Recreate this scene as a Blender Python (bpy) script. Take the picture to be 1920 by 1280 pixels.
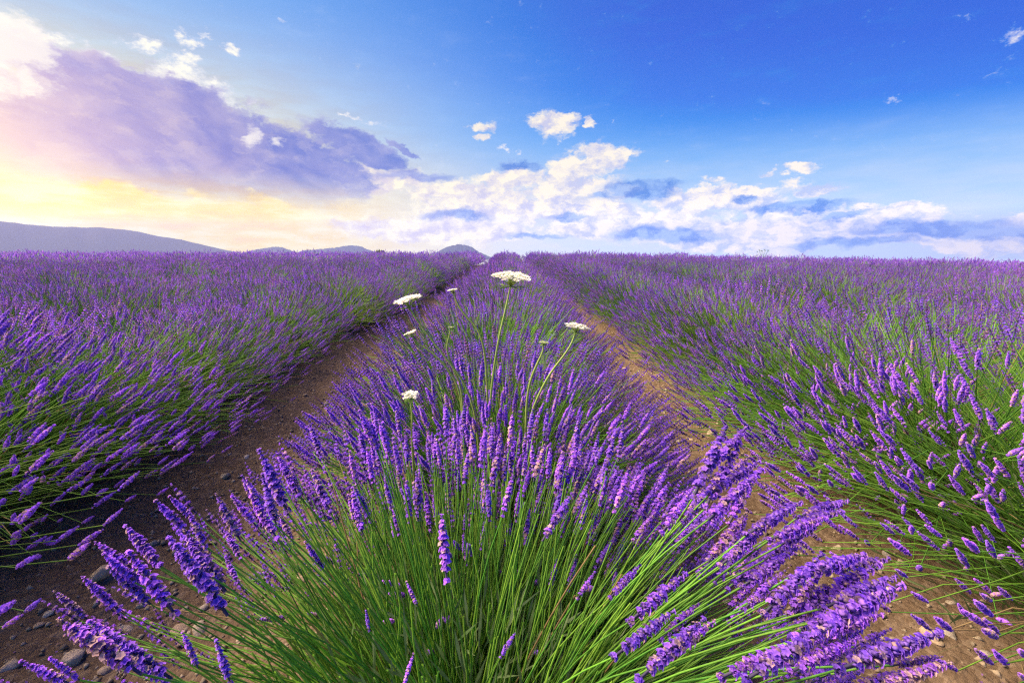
import bpy, math, random
import numpy as np
from mathutils import Vector, Matrix, Quaternion

# ------------------------------------------------------------------ scene
for o in list(bpy.data.objects):
    bpy.data.objects.remove(o)
S = bpy.context.scene
COL = S.collection
R = math.radians
RNG = np.random.default_rng(11)
random.seed(5)

# ------------------------------------------------------------------ camera
EYE = Vector((0.0, 0.0, 0.9))
FPX = 853.0                                   # focal length in pixels of the 1920 px wide photograph
PITCH = math.atan((640 - 476) / FPX)
YAW = math.atan(10 / FPX)
cam = bpy.data.cameras.new('camera')
cam.sensor_width = 36.0
cam.lens = 36.0 * FPX / 1920.0
cam.clip_start = 0.02
cam.clip_end = 60000.0
camo = bpy.data.objects.new('camera', cam)
COL.objects.link(camo)
camo.location = EYE
camo.rotation_euler = (math.pi / 2 - PITCH, 0, -YAW)
S.camera = camo
CAMR = camo.rotation_euler.to_matrix()


def ray(px, py):
    v = CAMR @ Vector(((px - 960) / FPX, (640 - py) / FPX, -1.0))
    return v


def at(px, py, depth):
    return EYE + ray(px, py) * depth


# ------------------------------------------------------------------ light and exposure
SUN_AZ, SUN_EL = R(-80), R(44)
SUND = Vector((math.sin(SUN_AZ) * math.cos(SUN_EL), math.cos(SUN_AZ) * math.cos(SUN_EL), math.sin(SUN_EL)))
EXPOSURE = 1.95
SUN_E, SUN_COL = 5.0, (1.0, 0.75, 0.49)
HAZE_DENS, HAZE_COL, HAZE_G = 6.2e-5, (0.28, 0.34, 0.74), 0.3      # air over the plain
S.view_settings.view_transform = 'Standard'
S.view_settings.look = 'None'
S.view_settings.gamma = 1.0
S.view_settings.use_curve_mapping = False
S.view_settings.exposure = EXPOSURE
S.cycles.use_denoising = False
S.cycles.pixel_filter_type = 'BLACKMAN_HARRIS'
S.cycles.filter_width = 1.3
S.cycles.max_bounces = 7
S.cycles.diffuse_bounces = 5
S.cycles.volume_bounces = 0
S.cycles.transparent_max_bounces = 8

sl = bpy.data.lights.new('sun', 'SUN')
sl.energy = SUN_E
sl.angle = R(44.0)                        # the sun stands behind thin cloud: soft shadows
sl.color = SUN_COL
so = bpy.data.objects.new('sun', sl)
COL.objects.link(so)
so.rotation_euler = (-SUND).to_track_quat('-Z', 'Y').to_euler()


def lin(c):
    return c / 12.92 if c <= 0.04045 else ((c + 0.055) / 1.055) ** 2.4


def srgb(r, g, b):
    return (lin(r / 255), lin(g / 255), lin(b / 255))


# ------------------------------------------------------------------ world: sky and clouds
W = bpy.data.worlds.new('World')
S.world = W
W.use_nodes = True
NT = W.node_tree
NT.nodes.clear()


class NG:
    """small helper to wire nodes"""

    def __init__(self, nt):
        self.nt = nt

    def n(self, t, **kw):
        nd = self.nt.nodes.new(t)
        for k, v in kw.items():
            setattr(nd, k, v)
        return nd

    def put(self, sock, v):
        if isinstance(v, bpy.types.NodeSocket):
            self.nt.links.new(v, sock)
        else:
            if isinstance(v, (tuple, list)) and sock.type == 'RGBA' and len(v) == 3:
                v = (*v, 1.0)
            sock.default_value = v

    def m(self, op, a, b=0.0, c=None, clamp=False):
        nd = self.n('ShaderNodeMath', operation=op, use_clamp=clamp)
        self.put(nd.inputs[0], a)
        self.put(nd.inputs[1], b)
        if c is not None:
            self.put(nd.inputs[2], c)
        return nd.outputs[0]

    def vm(self, op, a, b=(0, 0, 0), out=0):
        nd = self.n('ShaderNodeVectorMath', operation=op)
        self.put(nd.inputs[0], a)
        if op == 'SCALE':
            self.put(nd.inputs[3], b)
        else:
            self.put(nd.inputs[1], b)
        return nd.outputs[out]

    def mix(self, f, a, b, mode='MIX'):
        nd = self.n('ShaderNodeMix', data_type='RGBA', blend_type=mode, clamp_factor=True)
        self.put(nd.inputs[0], f)
        self.put(nd.inputs[6], a)
        self.put(nd.inputs[7], b)
        return nd.outputs[2]

    def ss(self, v, lo, hi, a=0.0, b=1.0):
        nd = self.n('ShaderNodeMapRange', interpolation_type='SMOOTHSTEP')
        self.put(nd.inputs[0], v)
        nd.inputs[1].default_value = lo
        nd.inputs[2].default_value = hi
        nd.inputs[3].default_value = a
        nd.inputs[4].default_value = b
        return nd.outputs[0]

    def lr(self, v, lo, hi, a=0.0, b=1.0):
        nd = self.n('ShaderNodeMapRange')
        self.put(nd.inputs[0], v)
        nd.inputs[1].default_value = lo
        nd.inputs[2].default_value = hi
        nd.inputs[3].default_value = a
        nd.inputs[4].default_value = b
        return nd.outputs[0]

    def noise(self, vec, scale, detail=6.0, rough=0.55, out=0, dist=0.0, lac=2.0):
        nd = self.n('ShaderNodeTexNoise')
        self.put(nd.inputs['Vector'], vec)
        nd.inputs['Scale'].default_value = scale
        nd.inputs['Detail'].default_value = detail
        nd.inputs['Roughness'].default_value = rough
        nd.inputs['Lacunarity'].default_value = lac
        nd.inputs['Distortion'].default_value = dist
        return nd.outputs[out]

    def ramp(self, v, stops, interp='LINEAR'):
        nd = self.n('ShaderNodeValToRGB')
        cr = nd.color_ramp
        cr.interpolation = interp
        while len(cr.elements) < len(stops):
            cr.elements.new(0.5)
        for e, (p, c) in zip(cr.elements, stops):
            e.position = p
            e.color = (*c[:3], 1.0)
        self.put(nd.inputs[0], v)
        return nd.outputs[0]


def build_world():
    g = NG(NT)
    tc = g.n('ShaderNodeTexCoord')
    d = tc.outputs['Generated']
    sep = g.n('ShaderNodeSeparateXYZ')
    g.put(sep.inputs[0], d)
    dx, dy, dz = sep.outputs
    az = g.m('ARCTAN2', dx, dy)
    el = g.m('ARCSINE', dz)
    # angular coordinates in degrees / 10
    azd = g.m('MULTIPLY', az, 5.72958)
    eld = g.m('MULTIPLY', el, 5.72958)
    cb = g.n('ShaderNodeCombineXYZ')
    g.put(cb.inputs[0], azd)
    g.put(cb.inputs[1], eld)
    P = cb.outputs[0]

    def angpos(px, py):
        v = ray(px, py).normalized()
        return math.degrees(math.atan2(v.x, v.y)) / 10, math.degrees(math.asin(v.z)) / 10

    sd = g.vm('DOT_PRODUCT', d, tuple(SUND), out=1)
    glowdir = Vector((math.sin(R(-52)) * math.cos(R(5)), math.cos(R(-52)) * math.cos(R(5)), math.sin(R(5))))
    gd = g.vm('DOT_PRODUCT', d, tuple(glowdir), out=1)
    gang = g.m('ARCCOSINE', gd)                      # radians from the sun's glow behind the cloud

    # --- clear sky: Nishita, graded towards the deep evening blue
    sky = g.n('ShaderNodeTexSky', sky_type='NISHITA')
    sky.sun_disc = False
    sky.sun_elevation = SUN_EL
    sky.sun_rotation = SUN_AZ
    sky.ozone_density = 3.0
    sky.air_density = 1.0
    sky.dust_density = 0.6
    nsh = g.vm('SCALE', sky.outputs[0], 0.10)
    away = g.m('MULTIPLY', g.m('MULTIPLY', g.m('SUBTRACT', g.m('MINIMUM', gang, g.m('SUBTRACT', 3.6, gang)), 0.95), 0.14), g.ss(eld, 0.5, 1.7))   # deeper blue away from the sun
    grad = g.ramp(g.m('ADD', g.m('DIVIDE', eld, 6.0), away), [
        (0.0, srgb(188, 220, 244)), (0.09, srgb(146, 200, 244)), (0.20, srgb(104, 172, 242)),
        (0.31, srgb(44, 126, 232)), (0.40, srgb(2, 106, 222)), (0.55, srgb(2, 92, 208)), (1.0, srgb(8, 88, 200))])
    pale = g.ramp(g.m('DIVIDE', eld, 6.0), [
        (0.0, srgb(238, 226, 212)), (0.1, srgb(206, 214, 236)), (0.2, srgb(172, 202, 242)), (0.42, srgb(128, 180, 240)), (0.6, srgb(84, 150, 230)), (1.0, srgb(40, 110, 210))])
    near = g.ss(gang, 1.25, 0.25)
    base = g.mix(near, grad, pale)
    base = g.mix(0.93, nsh, base)
    clear = base
    # warm glow low in the west
    gl1 = g.m('POWER', g.ss(gang, 1.0, 0.0), 1.2)
    low = g.ss(eld, 2.6, 0.1)
    glow = g.m('MULTIPLY', gl1, low, clamp=True)

    # --- shared noise fields
    st = g.vm('MULTIPLY', P, (1.0, 1.7, 1.0))
    wn = g.noise(st, 1.1, 2, 0.5, out=1)
    w1 = g.vm('SUBTRACT', wn, (0.5, 0.5, 0.5))
    wn2 = g.noise(st, 4.5, 4, 0.65, out=1)
    w2 = g.vm('SUBTRACT', wn2, (0.5, 0.5, 0.5))
    f1 = g.noise(g.vm('ADD', st, g.vm('SCALE', w2, 0.35)), 2.6, 7, 0.62)
    sunoff = (-0.10, 0.09, 0.0)
    f1b = g.noise(g.vm('ADD', g.vm('ADD', st, sunoff), g.vm('SCALE', w2, 0.35)), 2.6, 4, 0.58)
    emb = g.m('SUBTRACT', f1, f1b)
    f2 = g.noise(g.vm('MULTIPLY', P, (0.8, 3.4, 1.0)), 2.4, 5, 0.58)         # flat streaks
    f3 = g.noise(g.vm('ADD', g.vm('MULTIPLY', P, (1.0, 1.5, 1.0)), (7, 3, 1)), 7.5, 5, 0.70)

    chain = [None]

    def layer(blobs, warp, fine, nse, amp, lo, hi, turn=0.0):
        """cloud cover: soft elliptical masses (place and size in the sky) torn up by noise"""
        vec = g.vm('ADD', P, g.vm('MULTIPLY', w1, (warp, warp * 0.7, 0)))
        vec = g.vm('ADD', vec, g.vm('MULTIPLY', w2, (fine, fine * 0.7, 0)))
        ct, sn = math.cos(R(turn)), math.sin(R(turn))
        if turn:
            cx = g.n('ShaderNodeCombineXYZ')
            g.put(cx.inputs[0], g.vm('DOT_PRODUCT', vec, (ct, sn, 0), out=1))
            g.put(cx.inputs[1], g.vm('DOT_PRODUCT', vec, (-sn, ct, 0), out=1))
            vec = cx.outputs[0]
        tot = None
        for bi, (px, py, rx, ry, wt) in enumerate(blobs):
            a, e = angpos(px, py)
            a, e = a * ct + e * sn, -a * sn + e * ct
            prev = tot if tot is not None else chain[0]
            if prev is not None and bi % 6 == 0:     # keeps the compiled shader's stack short: a few masses after the other
                ma = g.n('ShaderNodeVectorMath', operation='MULTIPLY_ADD')
                g.put(ma.inputs[0], prev)
                ma.inputs[1].default_value = (1e-7, 1e-7, 1e-7)
                g.put(ma.inputs[2], vec)
                vec = ma.outputs[0]
            mp = g.n('ShaderNodeVectorMath', operation='MULTIPLY_ADD')
            g.put(mp.inputs[0], vec)
            ix, iy = 1 / (rx * 0.0058), 1 / (ry * 0.0058)
            mp.inputs[1].default_value = (ix, iy, 0)
            mp.inputs[2].default_value = (-a * ix, -e * iy, 0)
            ln = g.vm('LENGTH', mp.outputs[0], out=1)
            b = g.ss(ln, 1.25, 0.0, 0.0, wt)
            tot = b if tot is None else g.m('SMOOTH_MAX', tot, b, 0.15)
        dens = g.m('ADD', tot, g.m('MULTIPLY', g.m('SUBTRACT', nse, 0.5), amp))
        msk = g.ss(dens, lo, hi)
        chain[0] = msk
        return msk, dens

    # cream cumulus and the bright low bank
    cream = [(1040, 228, 62, 32, 1.0), (1105, 220, 26, 14, .8), (900, 238, 42, 16, .8), (905, 268, 24, 14, .75),
             (1140, 285, 78, 34, 1.0), (1070, 320, 90, 42, 1.0), (960, 335, 120, 24, 1.0), (1080, 360, 170, 34, 1.1),
             (880, 370, 200, 34, 1.1), (1290, 375, 130, 30, 1.0), (1410, 375, 120, 26, 1.0), (1540, 362, 62, 12, .8),
             (1493, 325, 34, 15, .85), (1430, 330, 40, 9, .7), (1200, 420, 330, 34, 1.1), (1660, 412, 130, 22, 1.0),
             (1560, 440, 160, 26, 1.0), (1800, 455, 190, 24, 1.0), (820, 430, 320, 36, 1.05), (1400, 450, 300, 26, 1.0),
             (1340, 340, 40, 12, .7), (1250, 290, 22, 6, .6), (720, 340, 150, 40, .9),
             (1000, 395, 380, 34, 1.0), (1420, 418, 330, 26, 1.0), (2150, 440, 240, 40, 1.0), (2500, 420, 260, 60, 1.0)]
    mc, dc = layer([(p_, q_, a_ * 1.05, b_ * 1.25, w_) for p_, q_, a_, b_, w_ in cream], 0.50, 0.40, f1, 1.45, 0.32, 0.72)
    # small bright puffs around the big cloud and lonely wisps
    puff = [(290, 85, 34, 22, .9), (352, 84, 24, 20, .9), (350, 122, 38, 20, 1.0), (438, 97, 20, 12, .85), (205, 100, 28, 16, .7),
            (640, 211, 46, 9, .85), (700, 230, 44, 10, .85), (244, 70, 14, 14, .6), (270, 145, 40, 16, .8), (1664, 181, 14, 9, .55),
            (1905, 80, 28, 15, .7), (1820, 38, 22, 8, .5), (525, 35, 12, 12, .5), (1155, 215, 8, 8, .6), (40, 70, 95, 38, 1.1),
            (110, 95, 60, 26, .9), (330, 145, 70, 34, 1.0), (390, 165, 40, 18, .8), (180, 112, 50, 22, .85), (235, 135, 50, 20, .85), (420, 185, 46, 14, .7), (480, 205, 40, 10, .55), (300, 100, 26, 10, .7), (270, 62, 20, 9, .6), (375, 70, 16, 8, .6), (180, 80, 22, 12, .6), (-120, 60, 160, 60, 1.0), (950, 280, 20, 10, .7), (965, 293, 14, 10, .7)]
    mpf, dp = layer(puff, 0.36, 0.46, f3, 1.6, 0.28, 0.98)
    # the big violet cloud
    big = [(160, 160, 190, 52, 1.0), (300, 225, 240, 90, 1.25), (90, 225, 280, 72, 1.2), (430, 268, 230, 88, 1.2), (560, 300, 180, 84, 1.2),
           (680, 280, 150, 42, 1.0), (520, 335, 190, 58, 1.1), (330, 300, 200, 55, 1.1), (640, 330, 90, 60, .9), (760, 278, 70, 14, .75),
           (-160, 180, 300, 90, 1.2), (-700, 200, 500, 150, 1.0)]
    mb, db = layer(big, 0.40, 0.32, f1, 1.15, 0.32, 0.62, -22)
    # blue-grey undersides of the low bank
    dark = [(770, 333, 120, 17, 1.0), (975, 312, 62, 16, .95), (1205, 352, 140, 27, 1.1), (1120, 372, 80, 18, .8), (1500, 392, 120, 18, 1.05),
            (1400, 378, 30, 11, .8), (1580, 406, 70, 9, .9), (1750, 432, 150, 20, 1.05), (1880, 440, 110, 15, .9), (860, 405, 110, 18, .85),
            (1250, 438, 170, 24, 1.0), (1600, 458, 160, 15, .9), (1000, 440, 150, 14, .7), (1070, 408, 120, 12, .65), (2200, 430, 240, 24, 1.0), (2600, 420, 300, 30, 1.0)]
    md, dd = layer(dark, 0.40, 0.30, f1, 0.95, 0.24, 0.80)

    K = 1.0
    warmth = g.ss(gang, 1.5, 0.25)
    veil = g.m('MULTIPLY', g.ss(f2, 0.45, 0.80), g.ss(f1, 0.35, 0.75))
    base = g.mix(g.m('MULTIPLY', veil, 0.10), base, srgb(225, 232, 246))
    # low haze bank near the horizon and warm streaks in the west
    c_band = g.mix(warmth, srgb(205, 216, 236), srgb(255, 236, 196))
    band = g.m('MULTIPLY', g.ss(eld, 1.45, 0.15), g.lr(f2, 0.3, 0.7, 0.55, 1.0), clamp=True)
    base = g.mix(band, base, c_band)
    c_glow = g.mix(g.lr(f2, 0.40, 0.62), srgb(255, 224, 138), srgb(255, 244, 196))
    base = g.mix(g.m('MULTIPLY', glow, 2.0, clamp=True), base, c_glow)
    # cream bank
    tex2 = g.noise(g.vm('ADD', st, g.vm('SCALE', w1, 0.6)), 1.9, 4, 0.55)
    lit = g.m('ADD', g.m('ADD', g.m('MULTIPLY', emb, 5.0), g.m('MULTIPLY', g.m('SUBTRACT', tex2, 0.5), 1.6)), 0.62, clamp=True)
    c_hi = g.mix(warmth, srgb(255, 243, 226), srgb(255, 246, 214))
    c_lo = g.mix(warmth, srgb(188, 200, 232), srgb(226, 208, 214))
    c_cream = g.mix(lit, c_lo, c_hi)
    col = g.mix(g.m('MULTIPLY', mc, 0.97), base, c_cream)
    # undersides
    c_dark = g.mix(g.lr(emb, -0.08, 0.10), srgb(84, 134, 214), srgb(146, 180, 232))
    c_dark = g.mix(g.ss(gang, 1.0, 0.45), c_dark, srgb(176, 168, 214))
    col = g.mix(g.m('MULTIPLY', md, 0.86), col, c_dark)
    # puffs
    c_puff = g.mix(g.lr(dp, 0.45, 0.95), srgb(226, 226, 240), g.mix(warmth, srgb(255, 245, 232), srgb(255, 252, 236)))
    col = g.mix(mpf, col, c_puff)
    # big violet cloud: blue shadow to the right, rosy towards the sun, bright sunlit upper rim
    c_big = g.ramp(g.m('DIVIDE', gang, 0.9), [(0.05, srgb(236, 196, 200)), (0.15, srgb(206, 172, 208)), (0.30, srgb(166, 152, 208)), (0.52, srgb(120, 130, 204)), (1.0, srgb(98, 130, 208))])
    dg = g.n('ShaderNodeCombineXYZ')
    g.put(dg.inputs[0], g.vm('DOT_PRODUCT', P, (0.85, -0.40, 0), out=1))
    g.put(dg.inputs[1], g.vm('DOT_PRODUCT', P, (0.75, 1.7, 0), out=1))
    DIAG = g.vm('ADD', dg.outputs[0], g.vm('SCALE', w1, 0.8))
    tex = g.lr(g.noise(g.vm('ADD', DIAG, (3, 9, 0)), 1.9, 6, 0.60), 0.36, 0.66)
    c_big = g.mix(g.m('MULTIPLY', tex, 0.30), c_big, g.mix(g.ss(gang, 0.9, 0.2), srgb(196, 200, 236), srgb(255, 226, 214)))
    c_big = g.mix(g.m('MULTIPLY', g.lr(emb, 0.02, 0.14), 0.16), c_big, g.mix(g.ss(gang, 1.0, 0.3), srgb(190, 198, 236), srgb(255, 232, 216)))
    rim = g.m('MULTIPLY', g.ss(db, 0.80, 0.40), g.ss(eld, 1.1, 2.2), clamp=True)
    c_big = g.mix(g.m('MULTIPLY', rim, 0.75), c_big, srgb(244, 236, 238))
    mb = g.m('MULTIPLY', mb, g.ss(eld, 0.36, 0.92))          # its underside thins out into the glow
    col = g.mix(g.m('MULTIPLY', mb, 0.95), col, c_big)
    # the cloud's bright sunlit head at the far left and the torn gap in its middle
    head = [(25, 75, 90, 60, 1.0), (-140, 90, 180, 80, 1.0), (30, 140, 60, 50, .75), (470, 250, 38, 34, .72), (525, 262, 30, 22, .6), (280, 205, 50, 12, .5)]
    mh, dh = layer(head, 0.35, 0.40, f1, 1.45, 0.36, 0.82)
    col = g.mix(g.m('MULTIPLY', mh, 0.74), col, srgb(255, 248, 236))
    # glow in front of everything near the sun
    gl2 = g.m('POWER', g.ss(gang, 0.30, 0.0), 2.0)
    col = g.mix(g.m('MULTIPLY', gl2, 0.55), col, srgb(255, 226, 140))
    gl3 = g.m('POWER', g.ss(gang, 0.50, 0.0), 2.6)
    col = g.vm('ADD', col, g.vm('SCALE', (1.0, 0.80, 0.36), g.m('MULTIPLY', gl3, 0.42)))
    # the haze box lies between the eye and this sky: allow for the light it adds and takes
    path = g.m('MINIMUM', 13500.0, g.m('DIVIDE', 930.0, g.m('MAXIMUM', dz, 0.001)))
    T = g.m('EXPONENT', g.m('MULTIPLY', path, -HAZE_DENS))
    hg = g.m('DIVIDE', 1 - HAZE_G ** 2, g.m('POWER', g.m('SUBTRACT', 1 + HAZE_G ** 2, g.m('MULTIPLY', sd, 2 * HAZE_G)), 1.5))
    amt = g.m('MULTIPLY', hg, g.m('SUBTRACT', 1.0, T))
    k = SUN_E / (4 * math.pi) * 0.9 * 2 ** EXPOSURE
    ins = g.vm('SCALE', tuple(k * a_ * b_ for a_, b_ in zip(SUN_COL, HAZE_COL)), amt)
    strength = 0.10

    def backg(c):
        c = g.vm('MAXIMUM', g.vm('SUBTRACT', c, ins), (0.0, 0.0, 0.0))
        c = g.vm('SCALE', c, g.m('DIVIDE', SKYGAIN / strength, T))
        bg = g.n('ShaderNodeBackground')
        g.put(bg.inputs[0], c)
        bg.inputs[1].default_value = strength
        return bg.outputs[0]

    # the clouds stand low over the western half; the rest of the sky is clear
    msk = g.m('MULTIPLY', g.ss(dy, -0.35, -0.1), g.ss(eld, 4.4, 3.7))
    ms = g.n('ShaderNodeMixShader')
    g.put(ms.inputs[0], msk)
    NT.links.new(backg(clear), ms.inputs[1])
    NT.links.new(backg(col), ms.inputs[2])
    out = g.n('ShaderNodeOutputWorld')
    NT.links.new(ms.outputs[0], out.inputs[0])


SKYGAIN = 2.0 ** -EXPOSURE * 1.03
build_world()
W.cycles.sampling_method = 'NONE'


# ------------------------------------------------------------------ materials
def new_mat(name):
    m = bpy.data.materials.new(name)
    m.use_nodes = True
    nt = m.node_tree
    nt.nodes.clear()
    return m, NG(nt), nt


def plant_mat(name, transl, rough=0.6, var=0.12, spec=0.3, tint=(1, 1, 1), noise_scale=300.0):
    m, g, nt = new_mat(name)
    at_ = g.n('ShaderNodeAttribute', attribute_name='col')
    oi = g.n('ShaderNodeObjectInfo')
    tc = g.n('ShaderNodeTexCoord')
    nz = g.noise(tc.outputs['Object'], noise_scale, 2, 0.5)
    hs = g.n('ShaderNodeHueSaturation')
    g.put(hs.inputs['Hue'], g.lr(oi.outputs['Random'], 0, 1, 0.5 - var * 0.08, 0.5 + var * 0.08))
    hs.inputs['Saturation'].default_value = 1.0
    g.put(hs.inputs['Value'], g.m('MULTIPLY', g.lr(nz, 0.25, 0.75, 1 - var * 1.5, 1 + var * 1.5), g.lr(oi.outputs['Random'], 0, 1, 1 - var, 1 + var)))
    g.put(hs.inputs['Color'], g.mix(1.0, at_.outputs['Color'], tint, 'MULTIPLY'))
    p = g.n('ShaderNodeBsdfPrincipled')
    g.put(p.inputs['Base Color'], hs.outputs[0])
    p.inputs['Roughness'].default_value = rough
    p.inputs['Specular IOR Level'].default_value = spec
    tr = g.n('ShaderNodeBsdfTranslucent')
    g.put(tr.inputs[0], hs.outputs[0])
    mx = g.n('ShaderNodeMixShader')
    mx.inputs[0].default_value = transl
    nt.links.new(p.outputs[0], mx.inputs[1])
    nt.links.new(tr.outputs[0], mx.inputs[2])
    out = g.n('ShaderNodeOutputMaterial')
    nt.links.new(mx.outputs[0], out.inputs[0])
    return m


M_FLOWER = plant_mat('lavender_flower', 0.42, 0.75, 0.14, 0.15)
M_STEM = plant_mat('lavender_stem', 0.40, 0.6, 0.12, 0.4, noise_scale=60)
M_LEAF = plant_mat('lavender_leaf', 0.25, 0.6, 0.15, 0.3, noise_scale=80)
M_WHITE = plant_mat('umbel_white', 0.22, 0.7, 0.03, 0.2)
M_GREEN = plant_mat('umbel_green', 0.30, 0.5, 0.08, 0.3)
M_SHRUB = plant_mat('shrub_leaf', 0.30, 0.6, 0.15, 0.3, noise_scale=2)


def ground_mat():
    m, g, nt = new_mat('dirt')
    tc = g.n('ShaderNodeTexCoord')
    P = tc.outputs['Object']
    n1 = g.noise(P, 1.7, 6, 0.6)
    n2 = g.noise(P, 22, 8, 0.65)
    n3 = g.noise(P, 130, 5, 0.6)
    vor = g.n('ShaderNodeTexVoronoi')
    g.put(vor.inputs['Vector'], g.vm('ADD', P, g.vm('SCALE', g.noise(P, 40, 3, 0.5, out=1), 0.02)))
    vor.inputs['Scale'].default_value = 62.0
    c = g.ramp(n1, [(0.25, (0.078, 0.054, 0.036)), (0.5, (0.108, 0.075, 0.050)), (0.75, (0.140, 0.100, 0.068))])
    c = g.mix(g.lr(n2, 0.35, 0.7, 0.0, 0.6), c, (0.175, 0.128, 0.088))
    c = g.mix(g.lr(n3, 0.5, 0.75, 0.0, 0.5), c, (0.065, 0.044, 0.028))
    # clods and grit: each cell a slightly different shade
    cell = g.n('ShaderNodeSeparateColor')
    g.put(cell.inputs[0], vor.outputs['Color'])
    c = g.mix(g.lr(cell.outputs[0], 0.55, 1.0, 0.0, 0.45), c, (0.24, 0.19, 0.145))
    # the plain beyond the field is grass and woodland
    sp = g.n('ShaderNodeSeparateXYZ')
    g.put(sp.inputs[0], P)
    far = g.ss(sp.outputs[1], 34, 80)
    c = g.mix(far, c, g.mix(g.lr(g.noise(P, 0.004, 5, 0.6), 0.4, 0.6), (0.07, 0.10, 0.035), (0.15, 0.13, 0.06)))
    p = g.n('ShaderNodeBsdfPrincipled')
    g.put(p.inputs['Base Color'], c)
    p.inputs['Roughness'].default_value = 0.95
    p.inputs['Specular IOR Level'].default_value = 0.15
    h = g.m('ADD', g.m('MULTIPLY', n2, 0.010), g.m('MULTIPLY', n3, 0.004))
    h = g.m('SUBTRACT', h, g.m('MULTIPLY', vor.outputs['Distance'], 0.006))
    b = g.n('ShaderNodeBump')
    b.inputs['Strength'].default_value = 0.9
    b.inputs['Distance'].default_value = 1.0
    g.put(b.inputs['Height'], h)
    nt.links.new(b.outputs[0], p.inputs['Normal'])
    out = g.n('ShaderNodeOutputMaterial')
    nt.links.new(p.outputs[0], out.inputs[0])
    return m


def stone_mat():
    m, g, nt = new_mat('field_stone')
    tc = g.n('ShaderNodeTexCoord')
    oi = g.n('ShaderNodeObjectInfo')
    at_ = g.n('ShaderNodeAttribute', attribute_name='col')
    P = g.vm('ADD', tc.outputs['Object'], g.vm('SCALE', oi.outputs['Location'], 3.0))
    n1 = g.noise(P, 2.2, 6, 0.62)
    n2 = g.noise(P, 18, 5, 0.6)
    c = g.ramp(oi.outputs['Random'], [(0.0, (0.38, 0.32, 0.25)), (0.3, (0.30, 0.28, 0.25)), (0.55, (0.46, 0.38, 0.28)), (0.8, (0.34, 0.25, 0.18)), (1.0, (0.52, 0.48, 0.42))])
    c = g.mix(1.0, c, at_.outputs['Color'], 'MULTIPLY')
    c = g.mix(g.lr(n1, 0.42, 0.75, 0.0, 0.6), c, (0.17, 0.125, 0.085))
    c = g.mix(g.lr(n2, 0.5, 0.75, 0.0, 0.35), c, (0.42, 0.36, 0.28))
    p = g.n('ShaderNodeBsdfPrincipled')
    g.put(p.inputs['Base Color'], c)
    p.inputs['Roughness'].default_value = 0.85
    p.inputs['Specular IOR Level'].default_value = 0.25
    b = g.n('ShaderNodeBump')
    b.inputs['Strength'].default_value = 0.5
    b.inputs['Distance'].default_value = 0.006
    g.put(b.inputs['Height'], g.m('ADD', n1, g.m('MULTIPLY', n2, 0.4)))
    nt.links.new(b.outputs[0], p.inputs['Normal'])
    out = g.n('ShaderNodeOutputMaterial')
    nt.links.new(p.outputs[0], out.inputs[0])
    return m


def mountain_mat():
    m, g, nt = new_mat('wooded_mountain')
    tc = g.n('ShaderNodeTexCoord')
    P = tc.outputs['Object']
    n1 = g.noise(P, 0.0016, 8, 0.6)
    c = g.ramp(n1, [(0.3, (0.010, 0.016, 0.016)), (0.55, (0.015, 0.021, 0.020)), (0.75, (0.028, 0.030, 0.030))])
    p = g.n('ShaderNodeBsdfPrincipled')
    g.put(p.inputs['Base Color'], c)
    p.inputs['Roughness'].default_value = 0.95
    p.inputs['Specular IOR Level'].default_value = 0.1
    out = g.n('ShaderNodeOutputMaterial')
    nt.links.new(p.outputs[0], out.inputs[0])
    return m


def bark_mat():
    m, g, nt = new_mat('bark')
    tc = g.n('ShaderNodeTexCoord')
    c = g.ramp(g.noise(tc.outputs['Object'], 40, 5, 0.6), [(0.3, (0.07, 0.05, 0.035)), (0.7, (0.19, 0.14, 0.10))])
    p = g.n('ShaderNodeBsdfPrincipled')
    g.put(p.inputs['Base Color'], c)
    p.inputs['Roughness'].default_value = 0.9
    out = g.n('ShaderNodeOutputMaterial')
    nt.links.new(p.outputs[0], out.inputs[0])
    return m


M_DIRT = ground_mat()
M_STONE = stone_mat()
M_MOUNT = mountain_mat()
M_BARK = bark_mat()


# ------------------------------------------------------------------ mesh helpers
class Acc:
    """collects triangles with a colour per vertex"""

    def __init__(self):
        self.V, self.F, self.C, self.n = [], [], [], 0

    def add(self, V, F, C):
        V = np.asarray(V, dtype=np.float64)
        C = np.asarray(C, dtype=np.float64)
        if C.ndim == 1:
            C = np.repeat(C[None, :], len(V), 0)
        self.V.append(V)
        self.F.append(np.asarray(F, dtype=np.int64) + self.n)
        self.C.append(C)
        self.n += len(V)

    def arrays(self):
        return np.concatenate(self.V), np.concatenate(self.F), np.concatenate(self.C)

    def mesh(self, name, mat, smooth=False):
        V, F, C = self.arrays()
        return to_mesh(name, V, F, C, mat, smooth)


def to_mesh(name, V, F, C, mat, smooth=False):
    me = bpy.data.meshes.new(name)
    nv, nf, k = len(V), len(F), F.shape[1]
    me.vertices.add(nv)
    me.vertices.foreach_set('co', V.astype(np.float32).ravel())
    me.loops.add(nf * k)
    me.loops.foreach_set('vertex_index', F.astype(np.int32).ravel())
    me.polygons.add(nf)
    me.polygons.foreach_set('loop_start', np.arange(0, nf * k, k, dtype=np.int32))
    me.polygons.foreach_set('loop_total', np.full(nf, k, dtype=np.int32))
    if smooth:
        me.polygons.foreach_set('use_smooth', np.ones(nf, dtype=bool))
    if C is not None:
        a = me.color_attributes.new('col', 'FLOAT_COLOR', 'POINT')
        a.data.foreach_set('color', np.concatenate([C, np.ones((nv, 1))], 1).astype(np.float32).ravel())
    me.materials.append(mat)
    me.update()
    me.validate()
    return me


def obj(name, me, parent=None, loc=None):
    o = bpy.data.objects.new(name, me)
    COL.objects.link(o)
    if parent is not None:
        o.parent = parent
    if loc is not None:
        o.location = loc
    return o


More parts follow.
